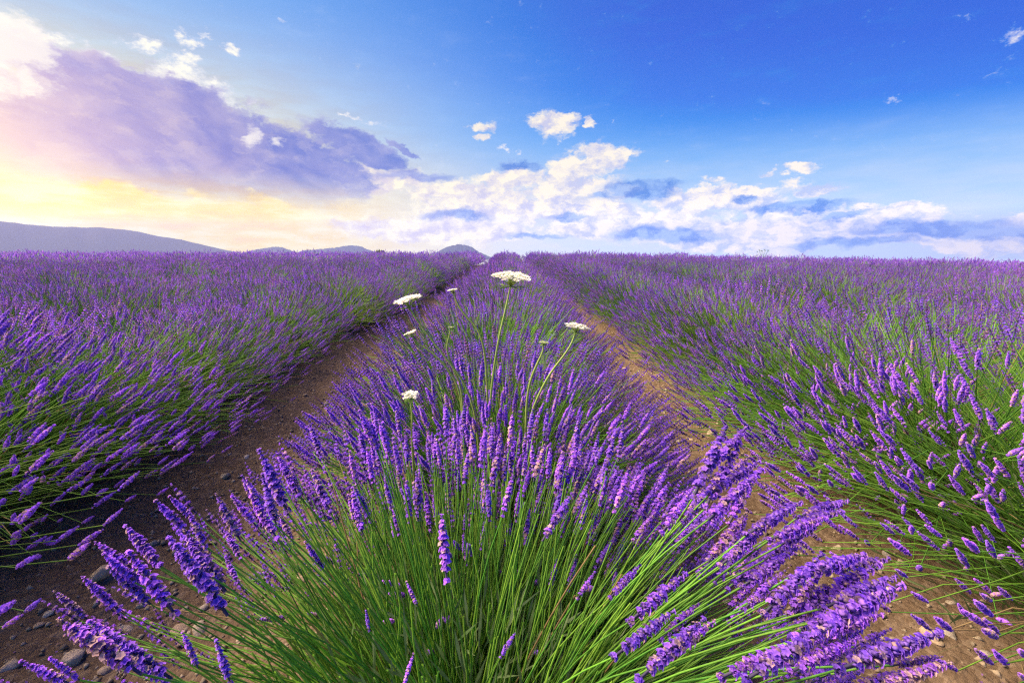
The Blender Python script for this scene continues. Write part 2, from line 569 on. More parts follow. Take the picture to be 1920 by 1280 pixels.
def tag(o, label=None, cat=None, group=None, kind=None):
    if label:
        o['label'] = label
    if cat:
        o['category'] = cat
    if group:
        o['group'] = group
    if kind:
        o['kind'] = kind
    return o


def norm(v):
    v = np.asarray(v, dtype=np.float64)
    return v / np.maximum(np.linalg.norm(v, axis=-1, keepdims=True), 1e-9)


def tube(path, rad, sides=4):
    """triangulated tube along a path"""
    path = np.asarray(path, dtype=np.float64)
    n = len(path)
    rad = np.broadcast_to(np.asarray(rad, dtype=np.float64), (n,))
    tg = norm(np.gradient(path, axis=0))
    ref = np.array([0.31, 0.95, 0.05])
    a = norm(np.cross(tg, ref))
    b = np.cross(tg, a)
    ph = np.arange(sides) * 2 * math.pi / sides
    V = path[:, None, :] + rad[:, None, None] * (np.cos(ph)[None, :, None] * a[:, None, :] + np.sin(ph)[None, :, None] * b[:, None, :])
    V = V.reshape(-1, 3)
    F = []
    for i in range(n - 1):
        for j in range(sides):
            k = (j + 1) % sides
            p, q, r, s = i * sides + j, i * sides + k, (i + 1) * sides + k, (i + 1) * sides + j
            F += [(p, q, r), (p, r, s)]
    return V, np.array(F)


# ------------------------------------------------------------------ terrain
def terrain(x, y):
    x = np.asarray(x, dtype=np.float64)
    y = np.asarray(y, dtype=np.float64)
    yc = np.clip(y, -30, None)
    z = 0.0155 * yc - 0.0040 * np.clip(yc - 20.5, 0, None) ** 2
    xr = np.clip(x, -60, 60)
    z = z - 0.0205 * (np.sqrt((xr - 2.5) ** 2 + 4) + (xr - 2.5)) / 2
    z = z - 0.00002 * np.clip(np.abs(x) - 60, 0, None) ** 2
    return np.maximum(z, -130.0 + 0 * z)


ROW0, PITCHX = -0.06, 1.69


def small_relief(x, y):
    # raised bed under every row, wheel-worn path between, clods
    u = (x - ROW0) / PITCHX
    bed = 0.035 * np.cos(2 * math.pi * u)
    r = (np.sin(x * 23.1 + 3 * np.sin(y * 7.3)) * np.sin(y * 19.7 + 2 * np.sin(x * 9.1)) * 0.006
         + np.sin(x * 57.0 + 1.7 * np.sin(y * 31)) * np.sin(y * 61.0 + 1.3 * np.sin(x * 29)) * 0.004)
    fade = np.clip(1 - (y - 5) / 20, 0, 1) * np.clip(1 - (np.abs(x) - 3) / 20, 0, 1)
    return (bed + r) * fade


def gz(x, y):
    return terrain(x, y) + small_relief(x, y)


def build_ground():
    xd = np.linspace(-2.6, 2.6, 250)
    xo = 2.6 + np.cumsum(0.03 * 1.17 ** np.arange(1, 68))
    xo = xo[xo < 16000]
    xs = np.concatenate([-xo[::-1], xd, xo])
    yd = np.linspace(-0.3, 5.5, 270)
    yo = 5.5 + np.cumsum(0.03 * 1.16 ** np.arange(1, 70))
    yo = yo[yo < 14500]
    yb = -0.3 - np.cumsum(0.08 * 1.3 ** np.arange(1, 28))
    ys = np.concatenate([yb[::-1], yd, yo])
    X, Y = np.meshgrid(xs, ys)
    Z = gz(X, Y) + RNG.normal(0, 0.0022, X.shape) * (np.abs(X) < 2.6) * (Y < 5.5)
    V = np.stack([X, Y, Z], -1).reshape(-1, 3)
    ny, nx = X.shape
    i = (np.arange(ny - 1)[:, None] * nx + np.arange(nx - 1)[None, :]).ravel()
    F = np.stack([i, i + 1, i + nx + 1, i + nx], 1)
    g = obj('ground', to_mesh('ground', V, F, None, M_DIRT, True))
    tag(g, 'bare brown stony soil of the paths between the lavender rows', 'soil', kind='structure')
    return g


GROUND = build_ground()


# ------------------------------------------------------------------ mountains
def mountain(name, prof, D, label, depth=1400.0):
    xs_px = np.array([p[0] for p in prof], float)
    ys_px = np.array([p[1] for p in prof], float)
    n, mrows = 150, 26
    u = np.linspace(xs_px[0], xs_px[-1], n)
    hpx = np.interp(u, xs_px, ys_px)
    hpx = np.convolve(np.pad(hpx, 3, mode='edge'), np.ones(5) / 5, 'same')[3:-3]
    rg = np.random.default_rng(len(prof) * 7 + int(D))
    hpx = hpx + np.convolve(rg.normal(0, 0.7, n), np.ones(3) / 3, 'same') * 0.7
    pts = np.array([list(at(a, b, 1.0) - EYE) for a, b in zip(u, hpx)])
    az = np.arctan2(pts[:, 0], pts[:, 1])
    tanel = pts[:, 2] / np.hypot(pts[:, 0], pts[:, 1])
    crest = EYE.z + tanel * D + 135.0
    spurs = np.zeros((n, mrows))
    for k in range(7):
        f = rg.uniform(3, 22)
        spurs += np.sin(np.linspace(0, f * 6.28, n)[:, None] + rg.uniform(0, 6) + np.linspace(-1, 1, mrows)[None, :] * rg.uniform(-3, 3)) / (1 + f * 0.25)
    v = np.linspace(-1, 1, mrows)
    sh = 1 - np.abs(v) ** 1.15
    H = crest[:, None] * sh[None, :] * (1 + 0.035 * spurs * (np.abs(v) * (1 - np.abs(v)) * 4)[None, :])
    rr = D + v * depth
    X = np.sin(az)[:, None] * rr[None, :]
    Y = np.cos(az)[:, None] * rr[None, :]
    Z = -135.0 + np.maximum(H, 0)
    V = np.stack([X, Y, Z], -1).reshape(-1, 3)
    i = (np.arange(n - 1)[:, None] * mrows + np.arange(mrows - 1)[None, :]).ravel()
    F = np.stack([i, i + mrows, i + mrows + 1, i + 1], 1)
    o = obj(name, to_mesh(name, V, F, None, M_MOUNT, True))
    tag(o, label, 'mountain', kind='structure')
    return o


mountain('mountain', [(-420, 452), (-250, 420), (-120, 408), (0, 413), (60, 420), (110, 424), (190, 425), (240, 430), (270, 436), (300, 443), (330, 446), (360, 453), (400, 463), (450, 474), (500, 482)],
         11500, 'long hazy mauve mountain sloping down from the left edge')
mountain('mountain', [(440, 478), (480, 467), (515, 462), (530, 463), (545, 469), (570, 478)], 12500, 'low blue-grey hill right of the long mountain', 900)
mountain('mountain', [(540, 478), (570, 469), (605, 466), (630, 463), (660, 459), (675, 461), (690, 467), (720, 478)], 12800, 'double-humped pale blue hill beside the green shrub', 900)
mountain('mountain', [(790, 484), (818, 473), (836, 463), (850, 459), (862, 457), (882, 461), (898, 472), (925, 484)], 12000, 'small deep blue peak just left of the central row', 900)


# ------------------------------------------------------------------ lavender: spikes and stems
C_COROLLA = np.array([0.375, 0.150, 0.91])
C_CALYX = np.array([0.24, 0.12, 0.56])
C_BUD = np.array([0.28, 0.19, 0.64])
C_FADED = np.array([0.52, 0.36, 0.38])
C_CORE = np.array([0.09, 0.08, 0.16])
SPIKE_LEN = 0.078


def axis_basis(dirs, rg):
    dirs = norm(dirs)
    ref = np.where(np.abs(dirs[:, 2:3]) > 0.9, np.array([[1.0, 0, 0]]), np.array([[0, 0, 1.0]]))
    a = norm(np.cross(ref, dirs))
    b = np.cross(dirs, a)
    ang = rg.uniform(0, 2 * math.pi, len(dirs))[:, None]
    a2 = a * np.cos(ang) + b * np.sin(ang)
    b2 = np.cross(dirs, a2)
    return np.stack([a2, b2, dirs], -1)          # columns


def spike_template(rg, level, old=0.0):
    """one flower spike along +Z, foot at the origin; level 2 = close up, 1 = row, 0 = far"""
    A = Acc()
    L = SPIKE_LEN
    if level == 0:
        w = 0.0085
        for k in range(2):
            a = k * math.pi / 2 + rg.uniform(0, 1)
            e = np.array([math.cos(a), math.sin(a), 0]) * w
            V = np.array([[0, 0, 0], e + [0, 0, L * .3], [0, 0, L], -e + [0, 0, L * .45]])
            c = C_COROLLA * 0.36 + C_CALYX * 0.40
            A.add(V, [(0, 1, 2), (0, 2, 3)], np.array([C_CALYX, c * 1.1, C_BUD, c]))
        return A.arrays()
    nw = 11 if level == 2 else 7
    zs = [0.0] + list(np.linspace(0.16, 0.97, nw - 1))
    if rg.uniform() < 0.35:
        zs[0] = 0.10
    V, F = tube([(0, 0, -0.002), (0, 0, L * .5), (0, 0, L * .98)], [0.0016, 0.0016, 0.0006], 3)
    A.add(V, F, C_CORE)
    for wi, t in enumerate(zs):
        nf = (12 if level == 2 else 5)
        prof = (0.75 + 0.55 * math.sin(min(1, t * 1.25) * math.pi * 0.8)) * (1 - 0.55 * max(0, t - 0.55) / 0.45)
        if t < 0.12:
            prof *= 0.85
            nf -= 1
        if t > 0.85:
            nf -= 2
        off = rg.uniform(0, 6.28)
        for k in range(nf):
            a = off + k * 6.283 / nf + rg.normal(0, 0.18)
            elv = R(28 + 34 * t + rg.normal(0, 9))
            out = np.array([math.cos(a), math.sin(a), 0])
            dr = out * math.cos(elv) + np.array([0, 0, math.sin(elv)])
            p0 = np.array([0, 0, L * t + rg.normal(0, 0.0012)])
            ln = (0.0053 if level == 2 else 0.0053) * prof * rg.uniform(0.8, 1.15)
            sd = np.array([-math.sin(a), math.cos(a), 0])
            up = np.cross(dr, sd)
            tip = p0 + dr * ln
            is_open = rg.uniform() < (0.68 if t < 0.85 else 0.3)
            faded = rg.uniform() < (0.20 if t < 0.35 else 0.08) + old
            sh = rg.uniform(0.75, 1.25)
            if level == 2:
                wv = 0.0014 * prof + 0.0004
                mid = p0 + dr * ln * 0.62
                V = np.array([p0, mid + sd * wv, mid + up * wv, mid - sd * wv * .9 - up * wv * .6, tip])
                cc = (C_FADED * 0.8 if faded and not is_open else C_CALYX) * sh
                A.add(V, [(0, 1, 2), (0, 2, 3), (0, 3, 1), (1, 4, 2), (2, 4, 3), (3, 4, 1)], cc)
                if is_open:
                    col = (C_FADED if faded else C_COROLLA) * sh
                    b0 = p0 + dr * ln * 0.92
                    pr = 0.0031 * (0.7 + 0.4 * prof) * rg.uniform(0.85, 1.15)
                    V, Fc, Cc = [b0], [], [col * 0.7]
                    st = rg.uniform(0, 6.28)
                    for q in range(5):
                        aa = st + q * 1.2566
                        pd = sd * math.cos(aa) + up * math.sin(aa)
                        pe = np.cross(dr, pd)
                        i = len(V)
                        V += [b0 + pd * pr * .6 + pe * pr * .42 + dr * pr * .25, b0 + pd * pr + dr * pr * rg.uniform(-.1, .25), b0 + pd * pr * .6 - pe * pr * .42 + dr * pr * .25]
                        Cc += [col, col * 1.12, col]
                        Fc += [(0, i, i + 1), (0, i + 1, i + 2)]
                    A.add(np.array(V), Fc, np.array(Cc))
            else:
                wv = 0.0031 * prof + 0.0008
                col = (C_FADED * .85 if faded else (C_COROLLA if is_open else (C_CALYX * .6 + C_BUD * .5))) * sh
                mid = p0 + dr * ln * 0.75
                V = np.array([p0, mid + sd * wv, tip + dr * ln * .35, mid - sd * wv, mid + up * wv * 1.1, mid - up * wv * .9])
                A.add(V, [(0, 1, 2), (0, 2, 3), (4, 2, 5)], np.array([C_CALYX * sh, col, col * 1.1, col, col * .9, col * .85]))
    return A.arrays()


SP_HI = [spike_template(RNG, 2, old=[0, 0, 0, .1, 0, .25, 0, .05, .5, 0][q]) for q in range(10)]
SP_MID = [spike_template(RNG, 1, old=[0, 0, .1, 0, .35, 0][q]) for q in range(6)]
SP_LOW = [spike_template(RNG, 0) for _ in range(4)]


def place_templates(tmpls, idx, loc, basis, scale, shade):
    """joins copies of templates: returns V, F, C"""
    Vs, Fs, Cs, n = [], [], [], 0
    for t, (V, F, C) in enumerate(tmpls):
        sel = np.nonzero(idx == t)[0]
        if not len(sel):
            continue
        W_ = np.einsum('kij,nj->kni', basis[sel] * scale[sel][:, None, None], V) + loc[sel][:, None, :]
        Fk = F[None] + (np.arange(len(sel)) * len(V))[:, None, None] + n
        Ck = C[None] * (shade[sel][:, None, None] if shade.ndim == 1 else shade[sel][:, None, :])
        Vs.append(W_.reshape(-1, 3))
        Fs.append(Fk.reshape(-1, 3))
        Cs.append(Ck.reshape(-1, 3))
        n += len(sel) * len(V)
    return np.concatenate(Vs), np.concatenate(Fs), np.concatenate(Cs)


STEM_A = np.array([0.085, 0.260, 0.035])
STEM_B = np.array([0.205, 0.425, 0.048])


def bush_stems(rg, n, a=0.66, c=0.52, opening=0.5, keep=None, low=0.10):
    """bases, tips and bows of the flowering stems of one plant"""
    B, T = [], []
    lobes = [(rg.uniform(0, 6.28), rg.uniform(0.06, 0.14)) for _ in range(4)]
    while len(T) < n:
        ph = rg.uniform(0, 6.283)
        ct = rg.uniform(low, 1.0)
        th = math.acos(ct)
        s = (th - R(8)) / R(40)
        s = min(1, max(0, s))
        if rg.uniform() > (1 - opening) + opening * s * s * (3 - 2 * s):
            continue
        r = 1 + rg.normal(0, 0.05)
        if rg.uniform() < 0.34:
            r *= rg.uniform(0.66, 0.95)
        for la, lw in lobes:
            r += lw * 0.35 * math.cos(ph - la)
        st = math.sin(th)
        t = np.array([a * r * st * math.cos(ph), a * r * st * math.sin(ph), 0.05 + c * r * ct ** 0.85])
        t[2] = max(t[2], 0.07 + rg.uniform(0, .06))
        if keep is not None and not keep(t, rg):
            continue
        q = rg.uniform(0.1, 1) ** 0.5
        b = np.array([0.25 * st * q * math.cos(ph) + rg.normal(0, .03), 0.25 * st * q * math.sin(ph) + rg.normal(0, .03), 0.05])
        B.append(b)
        T.append(t)
    B, T = np.array(B), np.array(T)
    bow = rg.uniform(0.02, 0.11, len(T)) * np.clip(np.linalg.norm((T - B)[:, :2], axis=1) / 0.4, 0.15, 1.2)
    return B, T, bow


def spike_tints(rg, n):
    """every spike its own age: fresh violet, bluish bud, pinkish, a few gone over"""
    t = np.ones((n, 3)) * rg.uniform(0.72, 1.22, (n, 1))
    u = rg.uniform(0, 1, n)
    t[u < 0.14] *= (0.78, 0.85, 0.92)
    t[(u > 0.62) & (u < 0.86)] *= (1.14, 1.08, 0.94)
    t[u > 0.95] *= (0.80, 0.95, 0.45)
    return t


def stem_frames(B, T):
    d = T - B
    L = np.linalg.norm(d, axis=1)
    e1 = d / L[:, None]
    z = np.array([[0, 0, 1.0]])
    e3 = z - (e1 @ z.T) * e1
    bad = np.linalg.norm(e3, axis=1) < 0.05
    e3[bad] = np.array([1.0, 0, 0])
    e3 = norm(e3)
    e2 = np.cross(e3, e1)
    return L, e1, e2, e3


def stems_mesh(rg, B, T, bow, rad, segs, sides, shade):
    L, e1, e2, e3 = stem_frames(B, T)
    t = np.linspace(0, 1, segs + 1)
    side = rg.normal(0, 0.035, len(B))
    path = B[:, None, :] + L[:, None, None] * (t[None, :, None] * e1[:, None, :] + (4 * bow[:, None] * t * (1 - t))[:, :, None] * e3[:, None, :]
                                               + (4 * side[:, None] * t * (1 - t) * np.sin(t * 4.2))[:, :, None] * e2[:, None, :])
    ph = np.arange(sides) * 2 * math.pi / sides
    ring = np.cos(ph)[None, :, None] * e2[:, None, :] + np.sin(ph)[None, :, None] * e3[:, None, :]
    rr = rad * np.linspace(1.15, 0.8, segs + 1)
    V = path[:, :, None, :] + rr[None, :, None, None] * ring[:, None, :, :]
    n = len(B)
    V = V.reshape(-1, 3)
    f = []
    for i in range(segs):
        for j in range(sides if sides > 2 else 1):
            k = (j + 1) % sides
            p, q, r, s = i * sides + j, i * sides + k, (i + 1) * sides + k, (i + 1) * sides + j
            f += [(p, q, r), (p, r, s)]
    f = np.array(f)
    F = (f[None] + (np.arange(n) * (segs + 1) * sides)[:, None, None]).reshape(-1, 3)
    mixf = rg.uniform(0, 1, n)
    C = STEM_A[None] * (1 - mixf[:, None]) + STEM_B[None] * mixf[:, None]
    dry = rg.uniform(0, 1, n) < 0.05
    C[dry] = (0.30, 0.23, 0.11)
    C = np.repeat(C * shade[:, None], (segs + 1) * sides, 0)
    return V, F, C


def spike_dirs(B, T, bow, rg):
    L, e1, e2, e3 = stem_frames(B, T)
    d = norm(e1 - 4 * bow[:, None] * e3 * 0.8)
    d = d + rg.normal(0, 0.07, d.shape) + np.array([[0, 0, 0.38]]) + np.clip(0.7 - d[:, 2:3], 0, 1) * np.array([[0, 0, 0.45]])
    return norm(d)


def leaves(rg, n, a=0.30, c=0.22, size=0.06):
    """narrow grey-green leaves of the leafy mound at the foot of the plant"""
    ph = rg.uniform(0, 6.283, n)
    ct = rg.uniform(0.05, 1, n)
    st = np.sqrt(1 - ct ** 2)
    r = rg.uniform(0.55, 1.05, n)
    p = np.stack([a * r * st * np.cos(ph), a * r * st * np.sin(ph), 0.02 + c * r * ct], 1)
    d = norm(np.stack([st * np.cos(ph), st * np.sin(ph), ct * 0.8 + 0.35], 1) + rg.normal(0, 0.35, (n, 3)))
    s = norm(np.cross(d, rg.normal(0, 1, (n, 3))))
    ln = size * rg.uniform(0.6, 1.2, n)[:, None]
    w = 0.0022 * rg.uniform(0.8, 1.4, n)[:, None]
    V = np.stack([p, p + d * ln * .5 + s * w, p + d * ln, p + d * ln * .5 - s * w], 1).reshape(-1, 3)
    i = (np.arange(n) * 4)[:, None]
    F = np.concatenate([i + [[0, 1, 2]], i + [[0, 2, 3]]], 0)
    m = rg.uniform(0, 1, (n, 1))
    C = np.repeat(np.array([[0.075, 0.135, 0.050]]) * (1 - m) + np.array([[0.13, 0.19, 0.085]]) * m, 4, 0)
    return V, F, C


def crown_mesh(rg):
    """short woody branches from which the stems rise"""
    A = Acc()
    for k in range(9):
        a = k * 0.7 + rg.uniform(-.2, .2)
        r = rg.uniform(.08, .2)
        e = np.array([math.cos(a) * r, math.sin(a) * r, rg.uniform(.06, .12)])
        V, F = tube([(0, 0, -0.03), e * .5 + [0, 0, .01], e], [0.013, 0.010, 0.005], 4)
        A.add(V, F, (1, 1, 1))
    return A.mesh('woody_crown', M_BARK, True)


CROWN = crown_mesh(RNG)

# --- row bushes, several individuals' worth of mesh data
VARIANTS = []
for k in range(5):
    rg = np.random.default_rng(100 + k)
    n = 950
    B, T, bow = bush_stems(rg, n, a=0.57 + 0.03 * (k % 3), c=0.48 + 0.03 * ((k * 2) % 3), opening=[0.45, 0.8, 0.3, 0.65, 0.9, 0.4, 0.7][k])
    shade = rg.uniform(0.85, 1.12, n)
    sV = stems_mesh(rg, B, T, bow, 0.0015, 4, 3, shade)
    d = spike_dirs(B, T, bow, rg)
    fV = place_templates(SP_MID, rg.integers(0, len(SP_MID), n), T, axis_basis(d, rg), rg.uniform(0.54, 0.92, n), spike_tints(rg, n))
    lV = leaves(rg, 700)
    VARIANTS.append((to_mesh('stems', *sV, M_STEM), to_mesh('flower_spikes', *fV, M_FLOWER), to_mesh('foliage', *lV, M_LEAF)))

# --- where the plants stand
plants = []
for k in range(-20, 21):
    rx = ROW0 + PITCHX * k - (0.12 if k < 0 else (0.10 if k > 0 else 0.0))
    rg = np.random.default_rng(500 + k)
    y = 0.62 if k == 0 else (-0.2 + rg.uniform(0, .5))
    i = 0
    while y < 26.5:
        jx, jy = (0, 0) if (k == 0 and i == 0) else (rg.normal(0, .05), rg.normal(0, .05))
        x, yy = rx + jx, y + jy
        dep = yy * math.cos(PITCH)
        if abs(x) < 1.13 * max(dep, 0) + 1.1:
            plants.append([k, x, yy, rg.uniform(0, 6.28), rg.uniform(0.84, 1.12) * (1.02 if k == 0 else (1.06 if abs(k) > 1 or yy > 1.2 else 1.30)), rg.integers(0, 5)])
        y += 0.54
        i += 1
# rank: those that show largest
plants.sort(key=lambda p: math.hypot(p[1], p[2]))
near, rest = plants[:300], plants[300:]

ORD = ['first', 'second', 'third', 'fourth', 'fifth', 'sixth', 'seventh', 'eighth', 'ninth', 'tenth', 'eleventh', 'twelfth', 'thirteenth', 'fourteenth', 'fifteenth',
       'sixteenth', 'seventeenth', 'eighteenth', 'nineteenth', 'twentieth']


def ordn(i):
    return ORD[i] if i < 20 else (['twenty', 'thirty', 'forty'][(i + 1) // 10 - 2] + '-' + ORD[(i + 1) % 10 - 1] if (i + 1) % 10 else ['twentieth', 'thirtieth', 'fortieth'][(i + 1) // 10 - 2])


def row_name(k):
    if k == 0:
        return 'the central row'
    side = 'left' if k < 0 else 'right'
    return 'the %s row %s of the central one' % (ORD[abs(k) - 1], side)


def bush_root(k, i, x, y, rz, sc):
    e = bpy.data.objects.new('lavender_bush', None)
    COL.objects.link(e)
    e.empty_display_size = 0.1
    e.location = (x, y, float(gz(x, y)) - 0.01)
    e.rotation_euler = (0, 0, rz)
    e.scale = (sc, sc, sc)
    if k == 0 and i == 0:
        lab = 'lavender bush nearest the camera, bare green stems fanned open'
    else:
        lab = 'purple lavender bush, %s from the camera in %s' % (ordn(i), row_name(k))
    tag(e, lab, 'lavender', 'lavender bushes planted in rows')
    return e


# shared stems and spikes for the plants close to the camera
STEM_BOWS = [-0.01, 0.02, 0.04, 0.06, 0.08, 0.10, 0.13]
STEM_ME = []
for bwv in STEM_BOWS:
    for q in range(2):
        t = np.linspace(0, 1, 8)
        path = np.stack([t, 0 * t, 4 * bwv * t * (1 - t)], 1)
        V, F = tube(path, 0.0025 * np.linspace(1.1, .8, 8), 5)
        A = Acc()
        A.add(V, F, STEM_A * (1 - 0.55 * q) + STEM_B * 0.55 * q + (0.01, 0.03, 0.0))
        # a pair of narrow leaves low on the stalk
        for la, sd in ((0.30 + 0.1 * q, 1), (0.31 + 0.1 * q, -1)):
            p = np.array([la, 0, 4 * bwv * la * (1 - la)])
            tip = p + np.array([0.085, sd * 0.022, 0.01])
            md = (p + tip) / 2 + np.array([0, sd * 0.004, 0])
            A.add(np.array([p, md + [0, 0, .004], tip, md - [0, 0, .004]]), [(0, 1, 2), (0, 2, 3)], STEM_B)
        STEM_ME.append(A.mesh('stem', M_STEM, True))
SPIKE_ME = [to_mesh('flower_spike', V, F, C, M_FLOWER) for V, F, C in SP_HI]


def mat4(basis, loc, s):
    m = Matrix.Identity(4)
    for r_ in range(3):
        for c_ in range(3):
            m[r_][c_] = basis[r_][c_] * s
        m[r_][3] = loc[r_]
    return m


def close_bush(e, rg, B, T, bow, n_single, with_stems, extra=None):
    """a plant near the camera: its n_single best visible flowering stems are parts of their own"""
    mw = Matrix.LocRotScale(e.location, e.rotation_euler, e.scale)
    Rw = np.array(mw.to_3x3())
    Tw = T @ Rw.T + np.array(e.location)
    n = len(T)
    d = spike_dirs(B, T, bow, rg)
    sc = rg.uniform(0.60, 0.98, n) * (1.0 if with_stems else 0.8)
    if extra is not None:
        m_ = len(extra[0])
        d[-m_:] = extra[0]
        sc[-m_:] = extra[1]
    bs = axis_basis(d, rg)
    dist = np.linalg.norm(Tw - np.array(EYE), axis=1)
    Ci = np.array(CAMR.inverted())
    cs = (Tw - np.array(EYE)) @ Ci.T
    zz = np.maximum(-cs[:, 2], 1e-3)
    inside = (np.abs(cs[:, 0] / zz) < 1.16) & (np.abs(cs[:, 1] / zz) < 0.80) & (cs[:, 2] < -0.1)
    if extra is not None:
        dist[-len(extra[0]):] = 0
    order = np.argsort(np.where(inside, dist, dist + 100))
    one, joined = order[:n_single], order[n_single:]
    L, e1, e2, e3 = stem_frames(B, T)
    shade = rg.uniform(0.85, 1.12, n)
    for i in one:
        if with_stems:
            bi = int(np.argmin([abs(bow[i] - b) for b in STEM_BOWS]))
            s = obj('stem', STEM_ME[bi * 2 + int(rg.integers(0, 2))], e)
            sm = mat4(np.stack([e1[i], e2[i], e3[i]], 1), B[i], L[i])
            s.matrix_basis = sm
            f = obj('flower_spike', SPIKE_ME[int(rg.integers(0, len(SPIKE_ME)))], s)
            f.matrix_basis = sm.inverted() @ mat4(bs[i], T[i], sc[i])
        else:
            f = obj('flower_spike', SPIKE_ME[int(rg.integers(0, len(SPIKE_ME)))], e)
            f.matrix_basis = mat4(bs[i], T[i], sc[i])
    sj = joined if with_stems else np.arange(n)
    if len(sj):
        tag(obj('stems', to_mesh('stems', *stems_mesh(rg, B[sj], T[sj], bow[sj], 0.0013, 4, 3, shade[sj]), M_STEM), e), kind='stuff')
    if len(joined):
        fj = place_templates(SP_MID, rg.integers(0, len(SP_MID), len(joined)), T[joined], bs[joined], sc[joined], spike_tints(rg, len(joined)))
        tag(obj('flower_spikes', to_mesh('flower_spikes', *fj, M_FLOWER), e), kind='stuff')
    tag(obj('foliage', to_mesh('foliage', *leaves(rg, 2600, 0.46 if not with_stems else 0.36, 0.27, 0.075), M_LEAF), e), kind='stuff')
    obj('woody_crown', CROWN, e)


def hero_keep(t, rg):
    # the near side of the nearest plant is thin in flowers: its stalks stand bare
    if t[1] < 0.10 and abs(t[0]) < 0.42:
        return False
    if t[1] < 0.22 and t[0] < -0.2:
        return rg.uniform() < 0.36
    if t[1] < -0.30:
        return rg.uniform() < 0.2
    return True


# single flowering stalks of the nearest plant: foot and tip of the spike, distance, lean away from the camera
HERO = [(838, 1090, 828, 965, .50, .01), (757, 1285, 775, 1225, .43, .01), (1180, 1165, 1285, 1075, .50, .03), (1195, 1275, 1320, 1160, .42, .02), (1082, 1122, 1115, 1072, .55, .01), (938, 1232, 966, 1186, .50, .0),
        (692, 1182, 686, 1144, .5, .0), (782, 1135, 762, 1090, .56, .01), (1018, 1012, 1072, 925, .60, .02), (942, 968, 962, 890, .66, .02), (330, 1152, 242, 1035, .52, .0), (425, 1150, 330, 1020, .53, .0),
        (262, 1262, 110, 1160, .45, -.01), (135, 1282, 40, 1240, .43, -.01), (450, 1012, 405, 925, .60, .0), (495, 965, 462, 895, .62, .0), (540, 962, 487, 845, .65, .01), (432, 1280, 405, 1200, .42, .0),
        (1395, 1275, 1560, 1172, .43, .0), (1490, 1200, 1690, 1095, .46, .0), (1570, 1255, 1762, 1186, .43, .0), (1650, 1285, 1785, 1242, .41, .0), (1430, 1152, 1540, 1040, .50, .01), (1480, 1082, 1622, 1040, .52, .01),
        (1330, 972, 1430, 880, .58, .02), (1300, 932, 1362, 800, .62, .02), (1400, 1002, 1502, 940, .56, .02), (1442, 1012, 1546, 970, .55, .02), (300, 1060, 235, 985, .62, .02), (395, 1080, 350, 1010, .58, .02),
        (520, 1010, 470, 930, .6, .02), (1240, 1000, 1300, 915, .58, .02), (1350, 1060, 1440, 985, .55, .02), (1390, 1100, 1490, 1030, .54, .02), (1540, 1140, 1680, 1080, .50, .01), (1330, 1050, 1400, 960, .6, .02),
        (1480, 1260, 1610, 1195, .45, .0), (1540, 1190, 1655, 1150, .48, .01), (1330, 880, 1400, 800, .68, .02), (560, 930, 520, 850, .68, .02), (620, 960, 585, 880, .66, .02), (680, 1000, 660, 915, .62, .02)]

_r = random.Random(4)
for q in list(HERO):                       # each of the outer stalks stands in a small cluster
    if q[0] > 1120 or q[0] < 560:
        for _ in range(2 if q[0] > 1120 else 1):
            jx, jy, jd, f = _r.uniform(-70, 70), _r.uniform(-55, 55), _r.uniform(0.02, 0.14), _r.uniform(.62, .85)
            HERO.append((q[0] + jx, q[1] + jy, q[0] + jx + (q[2] - q[0]) * f + _r.uniform(-15, 15), q[1] + jy + (q[3] - q[1]) * f + _r.uniform(-15, 15), q[4] + jd, q[5]))

